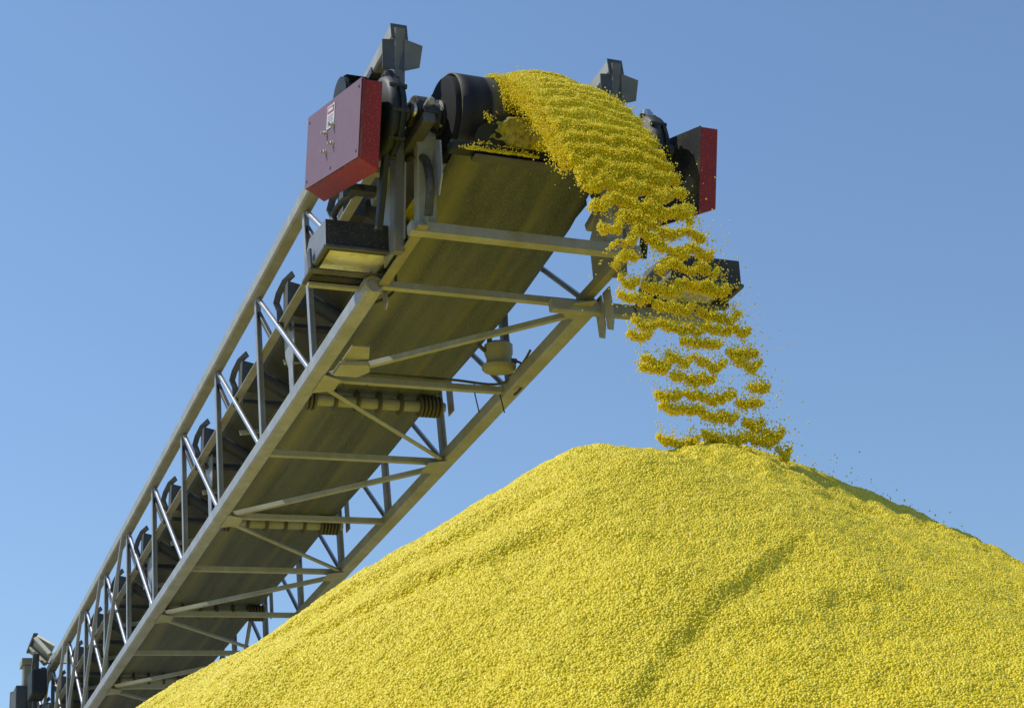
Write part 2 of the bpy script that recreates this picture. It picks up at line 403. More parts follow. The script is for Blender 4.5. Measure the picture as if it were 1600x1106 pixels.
def pile():
    xs = np.concatenate([np.arange(-6.2, -2.6, .12), np.arange(-2.6, 3.4, .025), np.arange(3.4, 9.2, .12)])
    ys = np.concatenate([np.arange(-7.5, -4.1, .12), np.arange(-4.1, -.7, .025), np.arange(-.7, 5.0, .06)])
    X, Y = np.meshgrid(xs, ys); Z = pile_h(X, Y)
    n, m_ = X.shape
    V = np.stack([X, Y, Z], -1).reshape(-1, 3)
    idx = np.arange(n*m_).reshape(n, m_)
    F = np.stack([idx[:-1, :-1], idx[:-1, 1:], idx[1:, 1:], idx[1:, :-1]], -1).reshape(-1, 4)
    zf = Z.reshape(-1)[F].max(1); F = F[zf > -.04]
    me = bpy.data.meshes.new('granule_pile')
    me.vertices.add(len(V)); me.vertices.foreach_set('co', V.ravel())
    me.loops.add(F.size); me.loops.foreach_set('vertex_index', F.ravel())
    me.polygons.add(len(F)); me.polygons.foreach_set('loop_start', np.arange(0, F.size, 4)); me.polygons.foreach_set('loop_total', np.full(len(F), 4))
    me.polygons.foreach_set('use_smooth', np.ones(len(F), bool)); me.update(calc_edges=True); me.validate()
    d = 44000*sstep(1.5, 1.63, V[:, 2])*sstep(-2.5, -2.2, V[:, 0])*(1-sstep(2.5, 2.8, V[:, 0]))*(1-sstep(-.65, -.4, V[:, 1]))*sstep(-4.3, -4.0, V[:, 1])
    d = np.maximum(d, 350*sstep(0, .3, V[:, 2]))
    at = me.attributes.new('dens', 'FLOAT', 'POINT'); at.data.foreach_set('value', d.astype(np.float32))
    me.materials.append(M['heap'])
    o = bpy.data.objects.new('granule_pile', me); C.objects.link(o)
    md = o.modifiers.new('grains', 'NODES'); md.node_group = grain_group('pile_grains', 'faces', .0045, M['grain'])
    tag(o, 'large heap of bright yellow granules under the conveyor head', 'granule pile', kind='stuff')
pile()

# ------------------------------------------------------------------ the conveyor: local axes x along the belt (up), y across (right), z off the belt
TH = R(12); cT, sT = math.cos(TH), math.sin(TH)
Z0 = 3.90
def conv(u, v, w): return Vector((v, -cT*u+sT*w, Z0+sT*u+cT*w))
U0 = -13.2
def conv_matrix(u, v, w):
    o = conv(u, v, w)
    return Matrix(((0, 1, 0, o.x), (-cT, 0, sT, o.y), (sT, 0, cT, o.z), (0, 0, 0, 1)))
root = bpy.data.objects.new('belt_conveyor', None); C.objects.link(root); root.matrix_world = conv_matrix(U0, 0, 0)
root.empty_display_size = .3
tag(root, 'inclined truss belt conveyor with grey steel frame discharging yellow granules', 'conveyor')
def part(mb, name, mat, **kw):
    o = mb.build(name, mat, root, **kw); o.location = (-U0, 0, 0); return o
def sub(mb, name, mat, parent, **kw): return mb.build(name, mat, parent, **kw)

HW, HT, PL = .60, 1.078, 1.112
UE = .62        # end of top chords
NB = 12
def P(i): return -i*PL
# chords
for sy in (-1, 1):
    y = sy*HW
    m = MB(); m.sq((-13.2, y, 0), (-.02, y, 0), .088); part(m, 'bottom_chord', M['galv'] if sy < 0 else M['galv_dusty'])
    m = MB(); m.sq((-12.6, y, HT), (UE, y, HT), .085); part(m, 'top_chord', M['galv_warm'])
    m = MB(); m.lathe((-.02, y, -.004), (1, 0, 0), [(-.09, .047), (.012, .047), (.012, .038), (-.06, .038), (-.06, .0)], 20); part(m, 'chord_end_sleeve', M['galv_dusty'], smooth=True)
    for i in range(1, NB):
        m = MB(); m.angle((P(i), y+sy*.01, .04), (P(i), y+sy*.01, HT-.04), .042, .006, (1, 0, 0), fx=1 if sy < 0 else -1, fy=1); part(m, 'vertical_strut', M['galv'])
    for i in range(1, NB+0):
        m = MB(); m.tube([(P(i)+.03, y-sy*.012, HT-.04), (P(i-1)-.04, y-sy*.012, .035)], .017, 10); part(m, 'diagonal_strut', M['galv_bright'], smooth=True)
    for i in range(6, NB-1):
        m = MB(); m.sq((P(i)-.03, y+sy*.028, HT-.03), (P(i+1)+.03, y+sy*.028, .03), .03, .03, (0, 1, 0)); part(m, 'counter_brace', M['galv'])
# bottom plane: transverse angles and zig-zag diagonals
for i in range(0, NB+1):
    m = MB(); m.angle((P(i), -HW+.04, -.02), (P(i), HW-.04, -.02), .036, .005, (0, 0, 1), fx=-1, fy=1)
    part(m, 'cross_brace', M['galv_dusty'])
for i in range(0, NB):
    a, b = (-1, 1) if i % 2 else (1, -1)
    m = MB(); m.angle((P(i)-.06, a*(HW-.045), -.035), (P(i+1)+.06, b*(HW-.045), -.035), .030, .005, (0, 0, 1), fx=1, fy=1)
    part(m, 'plan_diagonal', M['galv_dusty'])
    m = MB(); g = P(i)
    for sy in (-1, 1):
        if (i % 2 == 1 and sy < 0) or (i % 2 == 0 and sy > 0):
            m.plate([(g-.12, sy*(HW-.03), -.052), (g+.12, sy*(HW-.03), -.052), (g+.07, sy*(HW-.14), -.052), (g-.07, sy*(HW-.14), -.052)], (0, 0, 1), .006)
            part(m, 'gusset_plate', M['galv_dusty'])
# idler stringers
for sy in (-1, 1):
    m = MB(); m.angle((-12.8, sy*.53, .66), (.35, sy*.53, .66), .055, .006, (0, 0, 1), fx=-sy, fy=1); part(m, 'idler_stringer', M['galv_warm'])

# side sheet that closes the far side between the idlers and the returning belt
for k in range(12):
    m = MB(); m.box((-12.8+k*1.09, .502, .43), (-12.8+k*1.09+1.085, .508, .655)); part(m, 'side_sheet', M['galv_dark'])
# belt -----------------------------------------------------------------
DU, DW, DR = .625, .59, .212
def belt():
    nv = 17; vv = np.linspace(-.40, .40, nv)
    st = []
    def sec(u, w, trough, nu, nw): st.append([(u, v, w+trough*max(0, abs(v)-.14)*.58) if nw == 0 else None for v in vv])
    rows = []
    for u in np.linspace(-13.0, -.9, 36): rows.append([(u, v, .715+max(0, abs(v)-.14)*.85) for v in vv])
    for k, u in enumerate(np.linspace(-.7, DU-.02, 9)):
        f = (k+1)/9
        rows.append([(u, v, .715+(DW+DR+.012-.715)*f+max(0, abs(v)-.14)*.85*(1-f)) for v in vv])
    for a in np.linspace(0, 180, 25)[1:]:
        aa = R(90-a); rows.append([(DU+math.cos(aa)*(DR+.012), v, DW+math.sin(aa)*(DR+.012)) for v in vv])
    for u, w in ((.45, .335), (.25, .29), (.0, .268)): rows.append([(u, v, w) for v in vv])
    for u in np.linspace(-.4, -12.9, 60):
        ph = ((-u-1.85) % 2.16)/2.16; sag = .018*math.sin(math.pi*ph)**1
        rows.append([(u, v, .262-sag-.012*max(0, abs(v)-.3)/.1) for v in vv])
    aa0 = 270
    for a in np.linspace(0, 180, 13)[1:-1]:
        aa = R(270-a); rows.append([(-13.0+math.cos(aa)*.22, v, .488+math.sin(aa)*.226) for v in vv])
    V = [p for r in rows for p in r]; F = []
    K = len(rows)
    for k in range(K):
        k2 = (k+1) % K
        for j in range(nv-1): F.append((k*nv+j, k2*nv+j, k2*nv+j+1, k*nv+j+1))
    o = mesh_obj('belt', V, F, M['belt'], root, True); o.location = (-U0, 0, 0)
    md = o.modifiers.new('thickness', 'SOLIDIFY'); md.thickness = .010; md.offset = 0
    o.data.materials.append(M['rubber']); md.material_offset = 1; md.material_offset_rim = 1
belt()

# return rollers with rubber discs
disc_mesh = None
for rr_u in (-1.82, -3.98, -6.14, -8.30, -10.46):
    m = MB(); m.lathe((0, 0, 0), (0, 1, 0), [(-.47, .012), (-.465, .03), (-.44, .036), (.44, .036), (.465, .03), (.47, .012)], 20)
    ro = part(m, 'return_roller', M['galv_dusty'], smooth=True); ro.location = (-U0+rr_u, 0, .185)
    for yv in (-.43, -.405, -.38, -.25, -.11, .03, .17, .30, .325, .35, .375, .40, .425):
        if disc_mesh is None:
            m = MB(); m.lathe((0, 0, 0), (0, 1, 0), [(-.009, .037), (-.009, .062), (-.006, .068), (.006, .068), (.009, .062), (.009, .037)], 24)
            d = m.build('rubber_disc', M['rubber'], ro, smooth=True); disc_mesh = d; d.location = (0, yv, 0)
        else: share(disc_mesh, ro, (0, yv, 0))
    for sy in (-1, 1):
        m = MB()
        y = sy*.505
        m.plate([(rr_u-.10, y, .66), (rr_u+.10, y, .66), (rr_u+.10, y, .50), (rr_u+.045, y, .40), (rr_u+.045, y, .15), (rr_u-.045, y, .15), (rr_u-.045, y, .40), (rr_u-.10, y, .50)], (0, sy, 0), .007)
        m.plate([(rr_u-.10, y, .50), (rr_u-.10, y, .66), (rr_u-.10, y-sy*.05, .66), (rr_u-.10, y-sy*.05, .50)], (1, 0, 0), .006)
        part(m, 'return_hanger', M['galv'])

# troughing idlers
tri = None
for k in range(11):
    uu = -.62-k*1.135
    m = MB()
    m.angle((uu, -.53, .60), (uu, .53, .60), .05, .006, (0, 0, 1), fx=1, fy=1)
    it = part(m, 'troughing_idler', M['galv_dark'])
    for sy in (-1, 1):
        # wavy flat bracket standing off the stringer and reaching in to the wing roller
        m = MB(); path = [(uu-.02, .575, .60), (uu-.02, .575, .74), (uu-.035, .59, .80), (uu-.02, .575, .86), (uu+.04, .55, .915), (uu+.12, .52, .93)]
        path = [(a, sy*b, c) for a, b, c in path]
        rings = []
        for i, p in enumerate(path):
            d = (Vector(path[min(i+1, len(path)-1)])-Vector(path[max(i-1, 0)])).normalized(); x = Vector((1, 0, 0)); x = (x-d*x.dot(d)).normalized(); yv = d.cross(x)
            rings.append([Vector(p)+x*a+yv*b for a, b in ((-.005, -.020), (.005, -.020), (.005, .020), (-.005, .020))])
        m.loft(rings); sub(m, 'roller_bracket', M['galv_dark'], it)
        m = MB(); m.lathe((uu+.03, 0, 0), Vector((0, sy*.36, .20)), [(0, .0), (0, .05), (.30, .05), (.30, .0)], 16)
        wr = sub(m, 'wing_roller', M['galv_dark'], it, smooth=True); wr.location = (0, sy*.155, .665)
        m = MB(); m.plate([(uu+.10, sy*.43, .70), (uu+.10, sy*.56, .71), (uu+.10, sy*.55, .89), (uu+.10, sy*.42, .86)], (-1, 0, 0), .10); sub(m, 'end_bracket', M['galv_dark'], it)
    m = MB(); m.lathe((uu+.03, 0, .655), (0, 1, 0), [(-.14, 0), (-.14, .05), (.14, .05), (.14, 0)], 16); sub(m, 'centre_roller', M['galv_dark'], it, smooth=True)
    # stays from stringer to the bottom and to the truss post
    for sy in (-1, 1):
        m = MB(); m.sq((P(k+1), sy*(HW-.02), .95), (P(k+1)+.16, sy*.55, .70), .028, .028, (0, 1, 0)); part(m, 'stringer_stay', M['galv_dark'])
    m = MB(); m.angle((P(k+1)+.3, -.52, .45), (P(k+1)+.3, .52, .62), .035, .005, (0, 0, 1)); part(m, 'inner_brace', M['galv_dusty'])

# head frame ------------------------------------------------------------
def uw(u, w, y): return (u, y, w)
for sy in (-1, 1):
    y = sy*HW
    m = MB(); m.sq((.34, y, -.02), (.605, y, HT+.02), .075, .055, (0, 1, 0)); part(m, 'end_post', M['galv_mid'])
    # closing plate at the end of the top chord
    m = MB(); m.plate([(UE+.003, y-.043, HT-.043), (UE+.003, y+.043, HT-.043), (UE+.003, y+.043, HT+.043), (UE+.003, y-.043, HT+.043)], (1, 0, 0), .004); part(m, 'chord_end_plate', M['galv_dark'])
    # bolt plates
    m = MB(); m.plate([(UE-.05, y-.085, HT-.20), (UE-.02, y-.085, HT-.045), (UE+.0, y+.03, HT-.045), (UE-.03, y+.03, HT-.20)], (1, 0, -.2), .008)
    bp = part(m, 'bolt_plate', M['galv_dark'])
    m = MB(); m.plate([(UE+.012, y+.02, HT-.05), (UE+.03, y+.105, HT-.09), (UE-.0, y+.09, HT-.20), (UE-.03, y+.02, HT-.21)], (1, 0, -.2), .007); sub(m, 'flag_plate', M['galv_mid'], bp)
    for a, b in ((-.02, -.075), (-.045, -.175)):
        m = MB(); m.lathe((UE+a+.008, y-.02, HT+b), (1, 0, -.2), [(0, .009), (.010, .009), (.010, 0)], 6); sub(m, 'bolt', M['bolt'], bp)
    # lower head beam, side plate
    m = MB(); m.angle((-.03, sy*.53, -.01), (.60, sy*.53, -.01), .05, .008, (0, 0, 1), fx=-sy, fy=1); part(m, 'head_beam', M['rusty'])
    m = MB(); m.plate([(.10, sy*.575, .03), (.40, sy*.575, .03), (.50, sy*.575, .40), (.30, sy*.575, .46), (.12, sy*.575, .30)], (0, sy, 0), .008); part(m, 'head_side_plate', M['galv_dusty'])
    m = MB(); m.sq((.48, sy*.50, .03), (.585, sy*.50, .50), .06, .10, (0, 1, 0)); part(m, 'bearing_post', M['galv_dusty'])
    m = MB(); m.sq((.30, sy*.55, .48), (.78, sy*.55, .48), .06, .05, (0, 0, 1)); part(m, 'bearing_beam', M['galv_dark'])
    # light slotted plate standing by the scraper
    m = MB(); m.plate([(.58, sy*.475, .30), (.66, sy*.475, .44), (.72, sy*.475, .40), (.70, sy*.475, .22), (.64, sy*.475, .14), (.58, sy*.475, .18)], (0, sy, 0), .008)
    sp = part(m, 'scraper_bracket', M['galv'])
    m = MB(); m.lathe((.655, sy*.475, .31), (0, -1, 0), [(-.012, .035), (.006, .035), (.006, .0)], 16); sub(m, 'pivot_boss', M['green'], sp, smooth=True)
    # bottom tie plates under the chord end
    for dx in (0, .10):
        m = MB(); yy = y+sy*.03
        m.plate([(-.02+dx, yy, .02), (.06+dx, yy, .02), (.06+dx, yy, -.16), (.03+dx, yy, -.22), (-.02+dx, yy, -.19)] if sy > 0 else [(-.16+dx, y+.10, .04), (-.10+dx, y+.10, .04), (-.10+dx, y+.10, -.05), (-.13+dx, y+.10, -.08), (-.16+dx, y+.10, -.05)], (0, sy, 0), .008)
        tp = part(m, 'slotted_plate', M['galv'] if sy < 0 else M['galv_dusty'])
        if sy < 0: break
m = MB(); m.sq((.52, -.60, .015), (.52, .62, .015), .055, .05, (0, 0, 1)); m.angle((.555, -.60, -.014), (.555, .62, -.014), .055, .006, (0, 0, 1), fx=-1, fy=1); part(m, 'head_cross_beam', M['galv_dusty'])
m = MB(); m.sq((.40, -.56, HT-.45), (.40, -.50, HT-.45), .05); part(m, 'spacer_block', M['galv_dark'])

# head pulley
m = MB(); m.lathe((0, 0, 0), (0, 1, 0), [(-.43, 0), (-.43, .18), (-.425, .205), (-.41, DR), (-.2, DR+.003), (.2, DR+.003), (.41, DR), (.425, .205), (.43, .18), (.43, 0)], 56)
drum = part(m, 'head_pulley', M['lag'], smooth=True); drum.location = (-U0+DU, 0, DW)
m = MB(); m.lathe((0, 0, 0), (0, 1, 0), [(-.86, .0), (-.86, .035), (.86, .035), (.86, 0)], 20); sub(m, 'shaft', M['galv_dark'], drum, smooth=True)
for sy in (-1, 1):
    m = MB(); m.lathe((0, sy*.43, 0), (0, sy, 0), [(0, .09), (.012, .09), (.02, .075), (.05, .065), (.05, 0)], 24); hb = sub(m, 'hub', M['black'], drum, smooth=True)
    m = MB()
    for k in range(6):
        a = k*math.pi/3; m.lathe((math.cos(a)*.075, sy*.442, math.sin(a)*.075), (0, sy, 0), [(0, .010), (.012, .010), (.012, 0)], 6)
    # each hub bolt is its own piece
    for k in range(6):
        a = k*math.pi/3; m = MB(); m.lathe((math.cos(a)*.079, sy*.442, math.sin(a)*.079), (0, sy, 0), [(0, .010), (.012, .010), (.012, 0)], 6)
        drum_b = m.build('bolt', M['bolt'], drum)
    # belt lagging lip
    # pillow block bearing
    m = MB(); y = sy*.535
    arc = [(DU+math.cos(R(a))*.095, DW+math.sin(R(a))*.095) for a in range(0, 181, 15)]
    poly = [(DU+.16, DW-.085), (DU+.16, DW-.05), (DU+.10, DW-.04)]+arc+[(DU-.10, DW-.04), (DU-.16, DW-.05), (DU-.16, DW-.085)]
    m.plate([(a, y-.04, b) for a, b in poly], (0, 1, 0), .08)
    pb = part(m, 'pillow_bearing', M['black'], bevel=.006)
    m = MB(); m.lathe((DU, y-sy*.0, DW), (0, -sy, 0), [(-.06, .06), (.06, .06), (.065, .045), (.065, .0)], 24); sub(m, 'bearing_cap', M['black'], pb, smooth=True)
    for du in (-.13, .13):
        m = MB(); m.lathe((DU+du, y, DW-.055), (0, 0, 1), [(0, .016), (.018, .016), (.018, .009), (.035, .009), (.035, 0)], 6); sub(m, 'bolt', M['bolt'], pb)
    m = MB(); m.lathe((DU+.165, y, DW-.02), (1, 0, 0), [(-.05, .022), (.0, .022), (.006, .012), (.006, 0)], 12); sub(m, 'grease_cap', M['galv_dusty'], pb)
    # shaft-mounted gear reducer
    m = MB(); y0 = .66
    body = [(y0-.03, .0), (y0-.03, .10), (y0-.01, .12), (y0, .185), (y0+.015, .20), (y0+.035, .205), (y0+.035, .19), (y0+.055, .19), (y0+.055, .205), (y0+.075, .20), (y0+.09, .18), (y0+.10, .11), (y0+.125, .09), (y0+.125, 0)]
    m.lathe((DU-.02, 0, DW-.03), (0, sy, 0), body, 44)
    m.lathe((DU-.20, 0, DW+.04), (0, sy, 0), [(y0, 0), (y0, .12), (y0+.02, .135), (y0+.07, .135), (y0+.09, .12), (y0+.09, 0)], 32)
    gr = part(m, 'gear_reducer', M['green'], smooth=True)
    for a in range(20, 380, 40):
        m = MB(); m.lathe((DU-.02+math.cos(R(a))*.195, sy*(y0+.03), DW-.03+math.sin(R(a))*.195), (0, sy, 0), [(-.035, .013), (.05, .013), (.05, 0)], 6); sub(m, 'flange_bolt', M['green'], gr)
    m = MB(); m.lathe((DU+.06, sy*(y0+.04), DW+.15), (.1, 0, 1), [(-.02, .036), (.015, .036), (.02, .026), (.032, .026), (.032, 0)], 12); sub(m, 'filler_cap', M['galv_bright'] if sy > 0 else M['black'], gr)
    m = MB(); m.lathe((DU+.15, sy*(y0-.03), DW-.08), (0, -sy, 0), [(0, .03), (.012, .03), (.02, .018), (.02, 0)], 12); sub(m, 'sight_plug', M['bolt'], gr)
    m = MB(); m.sq((DU-.03, sy*(y0+.05), DW-.2), (DU-.22, sy*(y0+.05), .06), .045, .03, (0, 1, 0)); sub(m, 'torque_arm', M['green'], gr)
    # the electric motor behind the guard
    m = MB(); m.lathe((DU-.45, sy*.66, DW+.36), (0, sy, 0), [(-.12, 0), (-.12, .09), (-.10, .115), (.12, .115), (.12, 0)], 28)
    for k in range(20):
        a = 2*math.pi*k/20; c_, s_ = math.cos(a), math.sin(a)
        m.add([(DU-.45+c_*.11-s_*.004, sy*.56, DW+.36+s_*.11+c_*.004), (DU-.45+c_*.13, sy*.56, DW+.36+s_*.13), (DU-.45+c_*.13, sy*.76, DW+.36+s_*.13), (DU-.45+c_*.11-s_*.004, sy*.76, DW+.36+s_*.11)], [(0, 1, 2, 3)])
    part(m, 'drive_motor', M['green'])
    m = MB(); m.box((DU-.56, sy*.60-.05, DW+.44), (DU-.30, sy*.60+.05, DW+.475)); part(m, 'motor_base', M['galv_dark'])
# red belt guards, pitched nose-down against the belt
def guard(sy):
    ang = R(-21); ex = Vector((math.cos(ang), 0, math.sin(ang))); ez = Vector((-math.sin(ang), 0, math.cos(ang)))
    TF = Vector((.86, 0, .585)) if sy < 0 else Vector((.93, 0, .545))
    L, H_ = .88, (.365 if sy < 0 else .41)
    yo, yi = (-.905, -.80) if sy < 0 else (.95, .85)
    def pt(a, b, y): q = TF-ex*a-ez*b; return Vector((q.x, y, q.z))
    m = MB()
    poly = [(0, 0), (0, H_), (L, H_), (L, 0)]
    lowr = .058 if sy < 0 else .03
    A = [pt(a, b, yo) for a, b in poly]; B = [pt(a, b+(lowr if b > 0 else 0), yi) for a, b in poly]
    m.loft([A, B], cap=False)
    m.cur = 1; m.add(A, [(0, 1, 2, 3)]); m.cur = 2; m.add(B, [(0, 1, 2, 3)])
    g = part(m, 'drive_guard', None, mats=[M['red'], M['red_faded_glare'] if sy < 0 else M['red'], M['black']], bevel=.005)
    return g, pt, yo, yi
gl, gpt, gyo, gyi = guard(-1)
gl['label'] = 'faded red box guard with four bolts and a printed label'
for a, b in ((.53, .15), (.415, .13), (.525, .245), (.41, .225)):
    m = MB(); c = gpt(a, b, gyo); m.lathe(c, (0, -1, 0), [(-.002, .019), (.004, .019), (.004, .012), (.016, .012), (.018, .008), (.03, .008), (.03, 0)], 6); sub(m, 'bolt', M['bolt'], gl)
def quad_on(a0, b0, a1, b1, y): return [gpt(a0, b0, y), gpt(a1, b0, y), gpt(a1, b1, y), gpt(a0, b1, y)]
m = MB(); m.plate(quad_on(.53, .02, .405, .135, gyo-.001), (0, -1, 0), .002); lb = sub(m, 'warning_label', M['label'], gl)
m = MB(); m.plate(quad_on(.52, .027, .415, .06, gyo-.0035), (0, -1, 0), .0008); sub(m, 'label_heading', M['print_red'], gl)
m = MB(); m.plate(quad_on(.505, .036, .43, .051, gyo-.0046), (0, -1, 0), .0006); sub(m, 'label_heading_panel', M['label'], gl)
for k in range(5):
    m = MB(); m.plate(quad_on(.515, .072+k*.012, .42+.012*(k % 2), .077+k*.012, gyo-.0035), (0, -1, 0), .0008); sub(m, 'label_text_line', M['print_grey'], gl)
m = MB(); Lg, Hg = .88, .365
for p, q in (((0, 0), (Lg, 0)), ((0, 0), (0, Hg)), ((Lg, 0), (Lg, Hg)), ((0, Hg), (Lg, Hg))):
    m.sq(gpt(p[0], p[1]+(.004 if p[1] else -.004), gyo+.012), gpt(q[0], q[1]+(.004 if q[1] else -.004), gyo+.012), .006, .014, (0, 1, 0))
sub(m, 'folded_flange', M['red_dark'], gl)
for a, b in ((.03, .03), (.03, .335), (.85, .03), (.85, .335), (.44, .34)):
    m = MB(); m.lathe(gpt(a, b, gyo), (0, -1, 0), [(-.002, .008), (.003, .008), (.004, .004), (.004, 0)], 8); sub(m, 'cover_screw', M['galv_dark'], gl)
gr_, gpt2, _, gyi2 = guard(1)
gr_['label'] = 'dark red box guard with black open inner side'
m = MB(); c = gpt2(.10, .285, gyi2); m.lathe(c, (0, -1, 0), [(-.002, .05), (.006, .05), (.006, 0)], 24); sub(m, 'inspection_cover', M['galv_dark'], gr_)
# guard brackets
for sy in (-1, 1):
    m = MB(); m.sq((.35, sy*.64, .42), (.35, sy*.82, .42), .04); m.sq((.10, sy*.60, .40), (.38, sy*.60, .46), .05); part(m, 'guard_bracket', M['galv_dusty'])

# scraper -----------------------------------------------------------------
m = MB(); m.sq((.80, -.47, .315), (.80, .47, .315), .06, .05); sc = part(m, 'belt_scraper', M['green'])
m = MB(); m.plate([(.795, -.36, .34), (.795, .40, .34), (.865, .40, .48), (.865, -.24, .48), (.83, -.33, .42)], (.9, 0, -.4), .012); sub(m, 'scraper_blade', M['green'], sc)
m = MB(); m.angle((.78, -.36, .262), (.78, .40, .262), .06, .006, (0, 0, 1), fx=1, fy=1); sub(m, 'scraper_lip', M['galv_dark'], sc)
def caked():
    # crust of granules stuck to the scraper blade: an uneven slab
    nx, nz_ = 60, 22; V = []; F = []
    for j in range(nz_):
        for i in range(nx):
            v = -.27+.67*i/(nx-1); t = j/(nz_-1)
            top = .40+.10*(1 if v < .0 else 0)
            n = float(fbm(np.array([v*9]), np.array([t*2.5]), 77, 3)[0])
            hgt = .135*t
            th = .004+.030*max(0, .70+n*.9-.8*abs(t-.5)-(1.1 if v < -.31+.12*t else 0))
            base = Vector((.795+.07*t, v, .34+.14*t)); nrm = Vector((.9, 0, -.42)).normalized()
            V.append(base+nrm*(.0135+th if th > .006 else -.004))
    for j in range(nz_-1):
        for i in range(nx-1): F.append((j*nx+i, j*nx+i+1, (j+1)*nx+i+1, (j+1)*nx+i))
    o = mesh_obj('caked_crust', V, F, M['caked'], sc, True); md = o.modifiers.new('t', 'SOLIDIFY'); md.thickness = .006
    o['kind'] = 'stuff'
caked()

# hoses and small pipework at the head, part of the drive
def curve_pts(ctrl, n=28):
    c = [Vector(p) for p in ctrl]; out = []
    for i in range(len(c)-1):
        p0, p1, p2, p3 = c[max(i-1, 0)], c[i], c[i+1], c[min(i+2, len(c)-1)]
        for k in range(n//(len(c)-1)+1):
            t = k/(n//(len(c)-1)+1)
            out.append(.5*((2*p1)+(-p0+p2)*t+(2*p0-5*p1+4*p2-p3)*t*t+(-p0+3*p1-3*p2+p3)*t**3))
    out.append(c[-1]); return out
m = MB(); m.tube(curve_pts([(.20, -.70, .42), (.02, -.76, .42), (-.02, -.79, .34), (.06, -.76, .24), (.12, -.70, .20)]), .017, 10); part(m, 'drive_hose', M['cable'], smooth=True)
m = MB(); m.tube(curve_pts([(.46, -.55, .44), (.60, -.52, .36), (.64, -.52, .20), (.58, -.52, .06)]), .022, 10); part(m, 'drive_hose', M['cable'], smooth=True)
m = MB(); m.sq((.17, -.76, .42), (.17, -.55, .42), .05); part(m, 'hose_bracket', M['galv_dark'])
m = MB(); m.tube([(-.30, -.56, -.0), (-.30, -.56, .36)], .026, 14); part(m, 'red_prop_tube', M['redpole'], smooth=True)
m = MB(); m.plate([(-.88, -.50, .0), (-.70, -.50, .0), (-.70, -.40, .0), (-.84, -.36, .0)], (0, 0, -1), .008); part(m, 'lug_plate', M['galv_dusty'])
m = MB(); m.plate([(-1.00, -.52, -.02), (-.86, -.52, -.02), (-.84, -.36, -.02), (-.92, -.33, -.02), (-1.0, -.38, -.02)], (0, 0, -1), .03); part(m, 'lug_plate', M['galv_dusty'], bevel=.008)
# cable run along the second cross brace, with its loose ties
m = MB(); m.tube(curve_pts([(P(1)+.03, -.55, -.01), (P(1)+.035, -.52, .015), (P(1)+.03, -.3, .022), (P(1)+.03, .2, .022), (P(1)+.03, .52, .018), (P(1)+.22, .575, .05), (P(1)+.40, .56, .06)], 40), .008, 6); part(m, 'power_cable', M['cable'], smooth=True)
for yv, ln in ((-.42, .03), (-.28, .03), (.38, .12), (.54, .11)):
    m = MB(); m.tube([(P(1)-.02, yv, .03), (P(1)-.035, yv+.004, -.03), (P(1)-.02, yv+.012, -.03-ln)], .004, 5); part(m, 'cable_tie', M['cable'])

# tail end: feed hopper, posts, tail frame and legs
m = MB(); m.plate([(-11.45, -.80, 1.33), (-10.90, -.80, 1.37), (-10.55, -.66, 1.16), (-11.15, -.66, 1.12)], (0, .6, .8), .02)
hp = part(m, 'feed_hopper', M['galv_dusty'])
m = MB(); m.plate([(-11.45, .80, 1.33), (-10.90, .80, 1.37), (-10.55, .66, 1.16), (-11.15, .66, 1.12)], (0, -.6, .8), .02); sub(m, 'hopper_panel', M['galv_dusty'], hp)
m = MB(); m.plate([(-11.45, -.78, 1.33), (-11.45, .78, 1.33), (-11.15, .66, 1.13), (-11.15, -.66, 1.13)], (1, 0, .5), .02); sub(m, 'hopper_panel', M['galv_dusty'], hp)
m = MB(); m.sq((-11.46, -.81, 1.35), (-10.90, -.81, 1.39), .05, .03); sub(m, 'hopper_rim', M['galv_dark'], hp)
for uu in (-11.22, -10.85):
    m = MB(); m.sq((uu, -.815, 1.33), (uu+.22, -.69, 1.09), .045, .04, (1, 0, 0)); sub(m, 'hopper_rib', M['galv_dusty'], hp)
m = MB(); m.sq((-11.90, -.80, -.5), (-11.55, -.80, 1.22), .13, .12, (0, 1, 0)); m.box((-11.66, -.88, 1.21), (-11.44, -.72, 1.28)); part(m, 'tail_post', M['galv_dusty'])
m = MB(); m.sq((-12.75, -.80, -.5), (-12.42, -.80, 1.15), .22, .16, (0, 1, 0)); part(m, 'tail_box', M['galv_dark'])
for a, b in (((-12.3, -.80, .35), (-11.62, -.80, 1.10)), ((-11.62, -.80, .45), (-10.95, -.80, 1.20)), ((-12.0, -.72, .95), (-10.9, -.72, 1.0)), ((-11.2, -.78, .2), (-11.0, -.78, 1.2)), ((-11.55, -.74, .75), (-10.7, -.66, .55))):
    m = MB(); m.sq(a, b, .055, .05, (0, 1, 0)); part(m, 'tail_brace', M['galv_dark'])
m = MB(); m.box((-11.75, -.95, .55), (-11.35, -.83, .95)); part(m, 'control_box', M['galv_dark'], bevel=.012)
m = MB(); m.box((-11.1, -.86, .70), (-10.75, -.70, .98)); part(m, 'tail_motor', M['green'], bevel=.02)
m = MB(); m.sq((-13.15, -.80, .3), (-12.55, -.80, 1.08), .06, .06, (0, 1, 0)); part(m, 'tail_brace', M['galv_dark'])
m = MB(); m.lathe((-13.0, 0, .488), (0, 1, 0), [(-.43, 0), (-.43, .21), (.43, .21), (.43, 0)], 40); part(m, 'tail_pulley', M['galv_dark'], smooth=True)
